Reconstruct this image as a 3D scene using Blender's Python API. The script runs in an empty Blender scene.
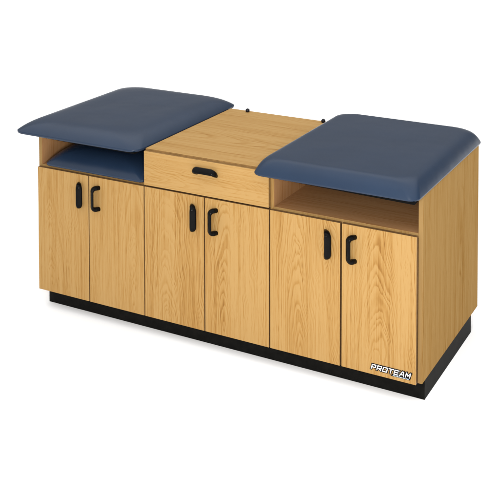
import bpy, bmesh, math, random
from mathutils import Vector, Matrix
S = bpy.context.scene
COL = S.collection

# ------------------------------------------------------------------ camera (calibrated from the photograph, with lens shift)
YAW, PITCH, ROLL = 0.4920, -0.0468, -0.0014
fw = Vector((-math.sin(YAW)*math.cos(PITCH), math.cos(YAW)*math.cos(PITCH), math.sin(PITCH)))
rt0 = Vector((math.cos(YAW), math.sin(YAW), 0)); up0 = rt0.cross(fw)
rt = rt0*math.cos(ROLL) + up0*math.sin(ROLL); up = -rt0*math.sin(ROLL) + up0*math.cos(ROLL)
cd = bpy.data.cameras.new('camera'); cam = bpy.data.objects.new('camera', cd); COL.objects.link(cam)
cam.matrix_world = Matrix(((rt.x, up.x, -fw.x, 3.0703), (rt.y, up.y, -fw.y, -3.687), (rt.z, up.z, -fw.z, 2.1355), (0, 0, 0, 1)))
cd.sensor_width = 36; cd.sensor_fit = 'HORIZONTAL'
cd.lens = 1038.39/500*36
cd.shift_y = -(250+110.83)/500
cd.clip_start = .05; cd.clip_end = 500
S.camera = cam

# ------------------------------------------------------------------ light: an invented white world glow and a key softbox in front
w = bpy.data.worlds.new('World'); S.world = w; w.use_nodes = True
bg = w.node_tree.nodes['Background']
GLOW_TOP, GLOW_FRONT, GLOW_BACK = 2.0, 1.1, .36
# invented world glow: bright overhead to whiten the floor, dim behind to cut haze
def world_math(op, a, b, c=None, clamp=False):
    n = w.node_tree.nodes.new('ShaderNodeMath'); n.operation = op; n.use_clamp = clamp
    for i, x in enumerate((a, b, c)):
        if x is None: continue
        if isinstance(x, (int, float)): n.inputs[i].default_value = x
        else: w.node_tree.links.new(x, n.inputs[i])
    return n.outputs[0]
wt = w.node_tree.nodes.new('ShaderNodeTexCoord'); wsp = w.node_tree.nodes.new('ShaderNodeSeparateXYZ')
w.node_tree.links.new(wt.outputs['Generated'], wsp.inputs[0])
zen = world_math('MULTIPLY_ADD', wsp.outputs[2], 2.6, -1.15, True)               # 0 below about 26 degrees, 1 above about 56
back = world_math('MULTIPLY_ADD', wsp.outputs[1], 1.2, .45, True)                # 1 towards the dim back
low_glow = world_math('MULTIPLY_ADD', back, GLOW_BACK-GLOW_FRONT, GLOW_FRONT)
lum = world_math('MULTIPLY_ADD', zen, world_math('SUBTRACT', GLOW_TOP, low_glow), low_glow)
w.node_tree.links.new(lum, bg.inputs[1]); bg.inputs[0].default_value = (1, 1, 1, 1)
def area(name, loc, target, size, power, spread=180, col=(1, 1, 1)):
    l = bpy.data.lights.new(name, 'AREA'); l.shape = 'SQUARE'; l.size = size; l.energy = power
    l.spread = math.radians(spread); l.color = col
    o = bpy.data.objects.new(name, l); COL.objects.link(o); o.location = loc
    o.rotation_euler = (Vector(target)-Vector(loc)).to_track_quat('-Z', 'Y').to_euler()
    return o
area('key_softbox', (2.3, -2.4, 1.45), (1.5, 0, .5), .6, 68, col=(1, .97, .93))
S.view_settings.view_transform = 'Standard'; S.view_settings.look = 'None'
S.view_settings.exposure = 0; S.view_settings.gamma = 1
S.render.engine = 'CYCLES'
S.cycles.max_bounces = 8

# ------------------------------------------------------------------ materials
def newmat(name):
    m = bpy.data.materials.new(name); m.use_nodes = True
    return m, m.node_tree.nodes, m.node_tree.links, m.node_tree.nodes['Principled BSDF']

def oak(name, long=2, cross=0, u0=0., vb=-.3, slope=.18, ring=.009, seed=0., tint=1., contrast=1., red=(1, 1, 1)):
    """oak veneer: nested cathedral figure, growth-ring lines, streaks and pores, in the panel's own coordinates"""
    m, N, L, P = newmat(name)
    tc = N.new('ShaderNodeTexCoord'); sp = N.new('ShaderNodeSeparateXYZ'); L.new(tc.outputs['Object'], sp.inputs[0])
    U, V = sp.outputs[cross], sp.outputs[long]
    def mth(op, a, b=None, c=None):
        n = N.new('ShaderNodeMath'); n.operation = op
        for i, x in enumerate((a, b, c)):
            if x is None: continue
            if isinstance(x, (int, float)): n.inputs[i].default_value = x
            else: L.new(x, n.inputs[i])
        return n.outputs[0]
    def noise(su, sv, det=3, rough=.55, off=0.):
        c = N.new('ShaderNodeCombineXYZ')
        L.new(mth('MULTIPLY_ADD', U, su, seed*7.3+off), c.inputs[0]); L.new(mth('MULTIPLY_ADD', V, sv, seed*3.1+off*1.7), c.inputs[1])
        c.inputs[2].default_value = seed*1.9+off
        n = N.new('ShaderNodeTexNoise'); n.inputs['Scale'].default_value = 1; n.inputs['Detail'].default_value = det
        n.inputs['Roughness'].default_value = rough; L.new(c.outputs[0], n.inputs['Vector'])
        return n.outputs['Fac']
    n1 = mth('SUBTRACT', noise(7, 2.6, 2), .5)
    n2 = mth('SUBTRACT', noise(22, 4.5, 3, .55, 5.), .5)
    n3 = mth('SUBTRACT', noise(90, 10, 3, .6, 9.), .5)
    us = mth('ADD', mth('SUBTRACT', U, u0), mth('MULTIPLY', n1, .09))
    d = mth('MULTIPLY_ADD', V, slope, -slope*vb)
    d = mth('ADD', d, mth('MULTIPLY', n2, .014))
    r = mth('SQRT', mth('ADD', mth('MULTIPLY', us, us), mth('MULTIPLY', d, d)))
    r = mth('ADD', r, mth('MULTIPLY', n3, .0030))
    r = mth('ADD', r, mth('MULTIPLY', n1, .02))
    cl = N.new('ShaderNodeTexNoise'); cl.noise_dimensions = '1D'; cl.inputs['Scale'].default_value = 1; cl.inputs['Detail'].default_value = 2
    L.new(mth('MULTIPLY_ADD', r, 38., seed*5.7), cl.inputs['W'])             # years of fast and slow growth
    r = mth('ADD', r, mth('MULTIPLY', cl.outputs['Fac'], .030))
    t = mth('FRACT', mth('DIVIDE', r, ring))
    cr = N.new('ShaderNodeValToRGB'); L.new(t, cr.inputs[0]); e = cr.color_ramp; e.elements[0].position = 0; e.elements[0].color = (.45, .45, .45, 1)
    for p, v in ((.10, .0), (.26, .25), (.5, .75), (.85, 1.)):
        x = e.elements.new(p); x.color = (v, v, v, 1)
    e.elements[-1].position = 1; e.elements[-1].color = (.85, .85, .85, 1)
    ringv = N.new('ShaderNodeSeparateColor'); L.new(cr.outputs[0], ringv.inputs[0]); ringv = ringv.outputs[0]
    amp = mth('MULTIPLY_ADD', noise(14, 1.2, 2, .5, 21.), 1.5, -.2)          # rings fade in and out
    amp = mth('MINIMUM', mth('MAXIMUM', amp, .18), 1.)
    dark = mth('MULTIPLY', mth('SUBTRACT', 1., ringv), mth('MULTIPLY', amp, .58*contrast))
    pores = mth('MULTIPLY', mth('MAXIMUM', mth('SUBTRACT', noise(460, 16, 2, .65, 33.), .53), 0.), 2.8*contrast)
    streak = mth('MULTIPLY', mth('SUBTRACT', noise(150, 1.6, 4, .65, 41.), .5), 1.6*contrast)
    blot = mth('MULTIPLY', mth('SUBTRACT', noise(16, 1.2, 2, .5, 55.), .5), .55)
    f = mth('ADD', mth('ADD', dark, mth('MULTIPLY', pores, mth('MULTIPLY_ADD', dark, 1.2, .45))), mth('ADD', streak, blot))
    mix = N.new('ShaderNodeValToRGB'); L.new(f, mix.inputs[0]); c = mix.color_ramp
    pal = ((0., (.350, .214, .079)), (.3, (.307, .171, .052)), (.6, (.233, .114, .029)), (1., (.15, .066, .016)))
    c.elements[0].position = 0; c.elements[0].color = (*[tint*k*g for k, g in zip(pal[0][1], red)], 1)
    c.elements[1].position = 1; c.elements[1].color = (*[tint*k*g for k, g in zip(pal[3][1], red)], 1)
    for p, k in pal[1:3]:
        x = c.elements.new(p); x.color = (*[tint*q*g for q, g in zip(k, red)], 1)
    L.new(mix.outputs[0], P.inputs['Base Color'])
    P.inputs['Roughness'].default_value = .48; P.inputs['Specular IOR Level'].default_value = .05
    bp = N.new('ShaderNodeBump'); bp.inputs['Strength'].default_value = .05; bp.inputs['Distance'].default_value = .001
    L.new(mth('SUBTRACT', 1., f), bp.inputs['Height']); L.new(bp.outputs[0], P.inputs['Normal'])
    return m

def plain(name, col, rough=.5, spec=.5, nscale=0, namp=.2, bump=0., bscale=200):
    m, N, L, P = newmat(name)
    P.inputs['Base Color'].default_value = (*col, 1); P.inputs['Roughness'].default_value = rough; P.inputs['Specular IOR Level'].default_value = spec
    tc = N.new('ShaderNodeTexCoord')
    if nscale:
        n = N.new('ShaderNodeTexNoise'); n.inputs['Scale'].default_value = nscale; n.inputs['Detail'].default_value = 4
        L.new(tc.outputs['Object'], n.inputs['Vector'])
        r = N.new('ShaderNodeValToRGB'); L.new(n.outputs['Fac'], r.inputs[0])
        r.color_ramp.elements[0].position = .3; r.color_ramp.elements[1].position = .7
        r.color_ramp.elements[0].color = (*[k*(1-namp) for k in col], 1); r.color_ramp.elements[1].color = (*[k*(1+namp) for k in col], 1)
        L.new(r.outputs[0], P.inputs['Base Color'])
    if bump:
        n = N.new('ShaderNodeTexNoise'); n.inputs['Scale'].default_value = bscale; n.inputs['Detail'].default_value = 3
        L.new(tc.outputs['Object'], n.inputs['Vector'])
        b = N.new('ShaderNodeBump'); b.inputs['Strength'].default_value = bump; b.inputs['Distance'].default_value = .001
        L.new(n.outputs['Fac'], b.inputs['Height']); L.new(b.outputs[0], P.inputs['Normal'])
    return m

M_edge = plain('tan_edge_band_shade', (.20, .112, .040), .55, .05, 60, .2)  # edge colour that also paints in the shaded crevice above the drawer
M_band = plain('brown_edge_band_shade', (.14, .074, .029), .5, .3, 60, .2)  # door edge brown, darkened to stand in for shade in the gaps
M_black = plain('black_laminate', (.006, .0058, .0052), .5, .03, 40, .25, .05, 300)
M_strip = plain('black_strip', (.004, .004, .004), .7, .01, 40, .2)
M_plastic = plain('black_plastic', (.0035, .0035, .0036), .18, .06, 50, .15)
M_rubber = plain('black_rubber', (.006, .006, .010), .25, .2, 50, .15)
M_vinyl = plain('navy_vinyl', (.0112, .0235, .0490), .27, .24, 6, .06, .10, 650)
M_dark = plain('dark_interior', (.03, .018, .009), .7, .2, 30, .2)
M_floor = plain('white_sweep', (.94, .94, .94), .9, .0, 2, .004)
M_white = plain('white_print', (.85, .85, .85), .5, .3, 80, .03)
M_ink = plain('black_print', (.005, .005, .005), .5, .05, 80, .1)
M_pale = plain('pale_blue_print', (.45, .55, .66), .5, .3, 80, .05)

vn, vl = M_vinyl.node_tree.nodes, M_vinyl.node_tree.links
vt = vn.new('ShaderNodeTexCoord'); vw = vn.new('ShaderNodeTexNoise'); vw.inputs['Scale'].default_value = 4.5; vw.inputs['Detail'].default_value = 2
vl.new(vt.outputs['Object'], vw.inputs['Vector'])
vb_ = vn.new('ShaderNodeBump'); vb_.inputs['Strength'].default_value = .35; vb_.inputs['Distance'].default_value = .012
vl.new(vw.outputs['Fac'], vb_.inputs['Height'])
vl.new(vb_.outputs[0], [n for n in vn if n.type == 'BUMP' and n != vb_][0].inputs['Normal'])

# ------------------------------------------------------------------ geometry helpers
def link(name, bm, mats, parent=None, loc=(0, 0, 0), smooth=False):
    me = bpy.data.meshes.new(name); bm.normal_update(); bm.to_mesh(me); bm.free()
    for m in (mats if isinstance(mats, (list, tuple)) else [mats]): me.materials.append(m)
    if smooth:
        for p in me.polygons: p.use_smooth = True
    o = bpy.data.objects.new(name, me); COL.objects.link(o); o.location = loc
    if parent: o.parent = parent
    return o
def panel(name, x0, x1, y0, y1, z0, z1, mats, parent, faces=None, bev=.0012):
    """a board; mats[0] on its two broad faces (axis 'faces'), mats[1] on the edges"""
    c = Vector(((x0+x1)/2, (y0+y1)/2, (z0+z1)/2)); d = (x1-x0, y1-y0, z1-z0)
    bm = bmesh.new(); bmesh.ops.create_cube(bm, size=1)
    for v in bm.verts: v.co = Vector((v.co.x*d[0], v.co.y*d[1], v.co.z*d[2]))
    if bev: bmesh.ops.bevel(bm, geom=bm.edges[:], offset=bev, segments=2, affect='EDGES', profile=.5)
    ax = min(range(3), key=lambda i: d[i]) if faces is None else faces
    bm.normal_update()
    for f in bm.faces: f.material_index = 0 if abs(f.normal[ax]) > .5 else (1 if isinstance(mats, (list, tuple)) and len(mats) > 1 else 0)
    return link(name, bm, mats, parent, c)
def rrect(x0, x1, y0, y1, r, n=8):
    out = []
    for cx, cy, a in ((x1-r, y1-r, 0), (x0+r, y1-r, 90), (x0+r, y0+r, 180), (x1-r, y0+r, 270)):
        for k in range(n+1):
            t = math.radians(a+90*k/n); out.append((cx+r*math.cos(t), cy+r*math.sin(t)))
    return out
def pad(name, q, parent, mat, wob=0.):
    x0, x1, y0, y1, zb, e, c, p, r, hw, kr = q
    cx, cy = (x0+x1)/2, (y0+y1)/2
    lay = [(zb+.003, .05), (zb+.001, .006), (zb+.0015, .003), (zb+.0035, .001), (zb+.5*e+.002, .0002), (zb+e, 0)]
    for k in range(1, 41):
        s = (k/40)**1.7; lay.append((zb+e+c*(1-(1-s)**p), s*hw))
    bm = bmesh.new(); rings = []
    for z, d in lay:
        R = max(r-d*kr, .02)
        R = min(R, (x1-x0-2*d)/2-1e-3)
        rings.append([bm.verts.new((x-cx, y-cy, z-zb)) for x, y in rrect(x0+d, x1-d, y0+d, y1-d, R)])
    n = len(rings[0])
    for a, b in zip(rings, rings[1:]):
        for i in range(n): bm.faces.new((a[i], a[(i+1) % n], b[(i+1) % n], b[i]))
    # close the crown with shrinking rings so that it shades smoothly
    top = rings[-1]; zt = top[0].co.z
    for s in (.75, .5, .25):
        ring = [bm.verts.new((v.co.x*s, v.co.y*s, zt+.0015*(1-s*s))) for v in rings[-1]]
        for i in range(n): bm.faces.new((top[i], top[(i+1) % n], ring[(i+1) % n], ring[i]))
        top = ring
    bm.faces.new(top); bm.faces.new(list(reversed(rings[0])))
    return link(name, bm, mat, parent, (cx, cy, zb), True)

# ------------------------------------------------------------------ floor
bm = bmesh.new(); bmesh.ops.create_grid(bm, x_segments=2, y_segments=2, size=60)
fl = link('floor', bm, M_floor); fl['kind'] = 'structure'

# ------------------------------------------------------------------ cabinet
W, D, ZB, ZT, ZC = 1.83, .748, .08, .6495, .811
TH = .018
cab = bpy.data.objects.new('treatment_cabinet', None); COL.objects.link(cab)
cab['label'] = 'long oak treatment cabinet with six doors, a drawer and two navy padded tops'
cab['category'] = 'cabinet'

oakV = oak('oak_side', 2, 1, .1, -1.6, .05, .011, 11., .92, .75)
oakV.node_tree.nodes['Principled BSDF'].inputs['Specular IOR Level'].default_value = .0
oakIn = oak('oak_inside', 2, 1, .1, -1.2, .06, .010, 12., .93, .8, red=(1.16, 1.0, 1.2))
oakShelf = oak('oak_shelf', 0, 1, -.5, -2.0, .05, .010, 13., .93, .9, red=(1.16, 1.0, 1.2))
oakTop = oak('oak_top', 0, 1, -.1, -1.1, .09, .014, 14., 1.08, .7)
oakBack = oak('oak_back', 0, 2, -.3, -1.8, .05, .010, 15., .98, .8, red=(1.16, 1.0, 1.2))

oakFront = oak('oak_panel_edge', 2, 0, .3, -1.6, .05, .011, 18., .68, .5)
panel('side_panel', W-TH, W, 0, D, ZB, .8005, [oakV, oakFront], cab)
panel('side_panel', -.006, TH-.006, 0, D, ZB, .8005, [oakIn, oakFront], cab)
oakDiv = oak('oak_divider_edge', 2, 0, .3, -1.6, .05, .011, 16., .85, .7)
panel('divider', .5865, .6045, 0, D-.012, ZB, .792, [oakIn, oakDiv], cab)
panel('divider', 1.1855, 1.2025, 0, D-.012, ZB, .792, [oakIn, oakDiv], cab)
panel('back_panel', TH-.006, W-TH, D-.012, D, ZB, .792, [oakBack, oakBack], cab)
panel('shelf', TH-.006, .5865, 0, D-.012, .640, .6575, [oakShelf, oakFront], cab)
panel('shelf', 1.2025, W-TH, 0, D-.012, .640, .6575, [oakShelf, oakFront], cab)
panel('bottom_panel', TH-.006, W-TH, .002, D-.012, ZB, ZB+TH, [M_dark, M_dark], cab)
panel('drawer_rail', .6045, 1.1855, .002, .06, .6440, .6620, [M_dark, M_dark], cab)
panel('counter_top', .583, 1.2035, -.003, D+.002, .795, ZC, [oakTop, M_edge], cab)
panel('toe_kick', .0146, 1.8274, .0376, .6582, 0, ZB-.0005, [M_black, M_black], cab, bev=.001)

# handles: a flat bow pull leaning towards the seam
def handle_bm(axis, lean):
    """bow pull along 'axis' (2 upright, 0 lying); the bow stands out to -y and leans sideways by 'lean'"""
    half, h, rc = .0475, .0315, .016
    path = [(-half, 0.0), (-half, h*.45)]
    for k in range(7):
        a = math.radians(180-90*k/6); path.append((-half+rc+rc*math.cos(a), h-rc+rc*math.sin(a)))
    path += [(-x, y) for x, y in reversed(path)]
    ln, le = math.radians(lean), len(path)
    bm = bmesh.new(); rings = []
    for i, (s, o) in enumerate(path):
        a = path[max(i-1, 0)]; b = path[min(i+1, le-1)]
        ts, to = b[0]-a[0], b[1]-a[1]; q = math.hypot(ts, to); ns, no = -to/q, ts/q
        t = min(1, max(0, (abs(s)-.030)/.0175))
        wd, th = .0142*(1-.22*min(1, max(0, (abs(s)-.0315)/.016))**2), .0052+.0046*t                            # half width, half thickness: swells into the feet
        ring = []
        for k in range(16):
            p = math.radians(360*k/16); cs, sn = math.cos(p), math.sin(p)
            e = 2/2.6
            wv = wd*abs(cs)**e*(1 if cs >= 0 else -1); tv = th*abs(sn)**e*(1 if sn >= 0 else -1)
            S_, O_ = s+ns*tv, o+no*tv
            side = O_*math.sin(ln)+wv*math.cos(ln); out = O_*math.cos(ln)-wv*math.sin(ln)
            if i in (0, le-1): out = -.002
            elif i in (1, le-2): out = max(out, .001)
            ring.append(bm.verts.new((side, -out, S_) if axis == 2 else (S_, -out, side)))
        rings.append(ring)
    for a, b in zip(rings, rings[1:]):
        for k in range(16): bm.faces.new((a[k], a[(k+1) % 16], b[(k+1) % 16], b[k]))
    bm.faces.new(rings[0]); bm.faces.new(list(reversed(rings[-1])))
    bmesh.ops.recalc_face_normals(bm, faces=bm.faces[:])
    return bm

spl = [0.002, .2892, .5843, .8863, 1.1913, 1.5035, 1.8118]
hoff = [-.056, .056, -.062, .058, -.066, .060]
#        u0   vb    slope ring
fig = [(-.07, -.30, .11, .0062, 1., .85), (.09, -.42, .09, .0058, 2.4, .8), (-.03, -.37, .14, .0078, 3., 1.1),
       (-.06, -.32, .12, .0070, 4., .9), (-.03, -.44, .09, .0070, 5.6, .8), (.0, -.37, .15, .0078, 8.3, 1.0)]
doors = []
for i in range(6):
    g = (.0020, .0020, .0024, .0026, .0036, .0020)
    a = spl[i]+(.0 if i == 0 else g[i-1]); b = spl[i+1]-(g[i] if i < 5 else 0)
    u0, vb, sl, rg, sd, ct = fig[i]
    m = oak('oak_door', 2, 0, u0, vb, sl, rg, sd, contrast=ct)
    d = panel('door', a, b, -.019, -.0008, ZB, ZT-.001, [m, M_band], cab, bev=.0012)
    seam = spl[i+1] if i % 2 == 0 else spl[i]
    hx = seam+hoff[i]
    h = link('handle', handle_bm(2, 40 if i % 2 == 0 else -40), M_plastic, d, Vector((hx, -.019, .556))-d.location, True)
    doors.append(d)
m = oak('oak_drawer', 0, 2, -.03, -.55, .09, .0056, 7.2, contrast=.75)
dr = panel('drawer', .5848, 1.1880, -.019, -.0034, .6555, .8035, [m, M_edge], cab, faces=1)
h = link('handle', handle_bm(0, 40), M_plastic, dr, Vector((.894, -.019, .7475))-dr.location, True)

# padded tops, each with a tapering black strip under its front edge
PL = (-.0980, .5800, -.071, .8250, .8025, .0125, .0475, 5.2, .0480, .2179, -1.)
PR = (1.1427, 1.8356, -.0858, .7925, .801, .0095, .0590, 4.0, .0380, .0808, -1.)
def board(q, parent_pad, tl, tr, inset_l):
    x0, x1, y0, y1, zb = q[:5]
    bm = bmesh.new()
    X = (x0+inset_l, x1-.014); Y = (y0+.008, -.004)
    v = [bm.verts.new((x, y, z)) for x, t in ((X[0], tl), (X[1], tr)) for y in Y for z in (zb+.003, zb-t)]
    for f in ((0, 1, 3, 2), (4, 6, 7, 5), (0, 4, 5, 1), (2, 3, 7, 6), (0, 2, 6, 4), (1, 5, 7, 3)): bm.faces.new([v[k] for k in f])
    bmesh.ops.recalc_face_normals(bm, faces=bm.faces[:])
    o = link('front_strip', bm, M_strip, parent_pad); o.location = -parent_pad.location
    return o
p1 = pad('padded_top', PL, cab, M_vinyl); board(PL, p1, .000, .005, .114)
p2 = pad('padded_top', PR, cab, M_vinyl); board(PR, p2, .000, .0095, .15)

# two rubber bumpers at the back of the counter
for x, y in ((.689, .728), (1.0935, .728)):
    bm = bmesh.new(); bmesh.ops.create_uvsphere(bm, u_segments=20, v_segments=12, radius=.0105)
    for v in bm.verts: v.co.z = max(v.co.z, -.0075)
    link('bumper', bm, M_rubber, cab, (x, y, ZC+.0070), True)

# maker's sticker at the foot of the last door
d6 = doors[5]
SX0, SX1, SZ0, SZ1 = 1.6235, 1.7945, .0985, .1235
YS = -.019
def poly(bm, pts, y):
    return bm.faces.new([bm.verts.new((x, y, z)) for x, z in pts])
def slab(pts, y0, y1):
    bm = bmesh.new(); f = poly(bm, pts, y0)
    r = bmesh.ops.extrude_face_region(bm, geom=[f])
    for v in [g for g in r['geom'] if isinstance(g, bmesh.types.BMVert)]: v.co.y = y1
    bmesh.ops.recalc_face_normals(bm, faces=bm.faces[:]); return bm
sh = .28
def sk(x, z): return (x+(z-SZ0)*sh, z)
STROKES = {  # on a 0..1 by 0..1 box, squared wide letters
 'P': [[(0, 0), (0, 1), (.92, 1), (.92, .42), (0, .42)]],
 'R': [[(0, 0), (0, 1), (.92, 1), (.92, .42), (0, .42)], [(.42, .42), (.98, 0)]],
 'O': [[(0, 0), (0, 1), (1, 1), (1, 0), (0, 0)]],
 'T': [[(-.05, 1), (1.05, 1)], [(.5, 1), (.5, 0)]],
 'E': [[(1, 1), (0, 1), (0, 0), (1, 0)], [(0, .5), (.85, .5)]],
 'A': [[(0, 0), (.42, 1), (.62, 1), (1.0, 0)], [(.2, .32), (.85, .32)]],
 'M': [[(0, 0), (0, 1), (.5, .35), (1, 1), (1, 0)]],
}
def lettering(word, x0, x1, z0, z1, wt, y, grow=0.):
    bm = bmesh.new(); adv = (x1-x0)/len(word)
    k = 0
    for i, ch in enumerate(word):
        for line in STROKES[ch]:
            P_ = [(x0+adv*(i+.10+.70*px), z0+wt/2+(z1-z0-wt)*pz) for px, pz in line]
            for (ax, az), (bx, bz) in zip(P_, P_[1:]):
                l = math.hypot(bx-ax, bz-az); ux, uz = (bx-ax)/l, (bz-az)/l
                e = wt*.5+grow
                ax_, az_, bx_, bz_ = ax-ux*e, az-uz*e, bx+ux*e, bz+uz*e
                nx, nz = -uz*(wt/2+grow), ux*(wt/2+grow)
                q = [sk(ax_+nx, az_+nz), sk(bx_+nx, bz_+nz), sk(bx_-nx, bz_-nz), sk(ax_-nx, az_-nz)]
                poly(bm, q, y-k*.00002); k += 1
    for f in bm.faces:
        f.normal_update()
        if f.normal.y > 0: f.normal_flip()
    return bm
st = link('sticker', lettering('PROTEAM', SX0+.005, SX1-.0045, SZ0+.0028, SZ1-.0020, .0038, YS-.0003, .0034), M_ink, d6); st.location = -d6.location
bm = slab([sk(SX1-.078, SZ0+.004), sk(SX1-.083, SZ0-.0055), sk(SX1-.004, SZ0-.0055), sk(SX1-.004, SZ0+.004)], YS-.0001, YS-.0002)
bb = bmesh.new(); bb.from_mesh(st.data); tmp = bpy.data.meshes.new('strip'); bm.to_mesh(tmp); bm.free(); bb.from_mesh(tmp); bb.to_mesh(st.data); bb.free(); bpy.data.meshes.remove(tmp)
lt = link('lettering', lettering('PROTEAM', SX0+.005, SX1-.0045, SZ0+.0030, SZ1-.0022, .0033, YS-.0012), M_white, st)
bm = bmesh.new()
rnd = random.Random(3); x = SX1-.074
while x < SX1-.010:
    wl = rnd.uniform(.003, .0055)
    poly(bm, [sk(x, SZ0-.0035), sk(x+wl, SZ0-.0035), sk(x+wl, SZ0-.0003), sk(x, SZ0-.0003)], YS-.0011); x += wl+.0018
for f in bm.faces:
    f.normal_update()
    if f.normal.y > 0: f.normal_flip()
link('small_print', bm, M_pale, st)

# ------------------------------------------------------------------ loose cushion lying in the left compartment
cu = pad('cushion', (.0392, .580, -.0165, .60, .6578, .0116, .0723, 2.72, .0232, .1323, -.98), None, M_vinyl)
cu['label'] = 'navy vinyl cushion lying in the open compartment under the left padded top'
cu['category'] = 'cushion'
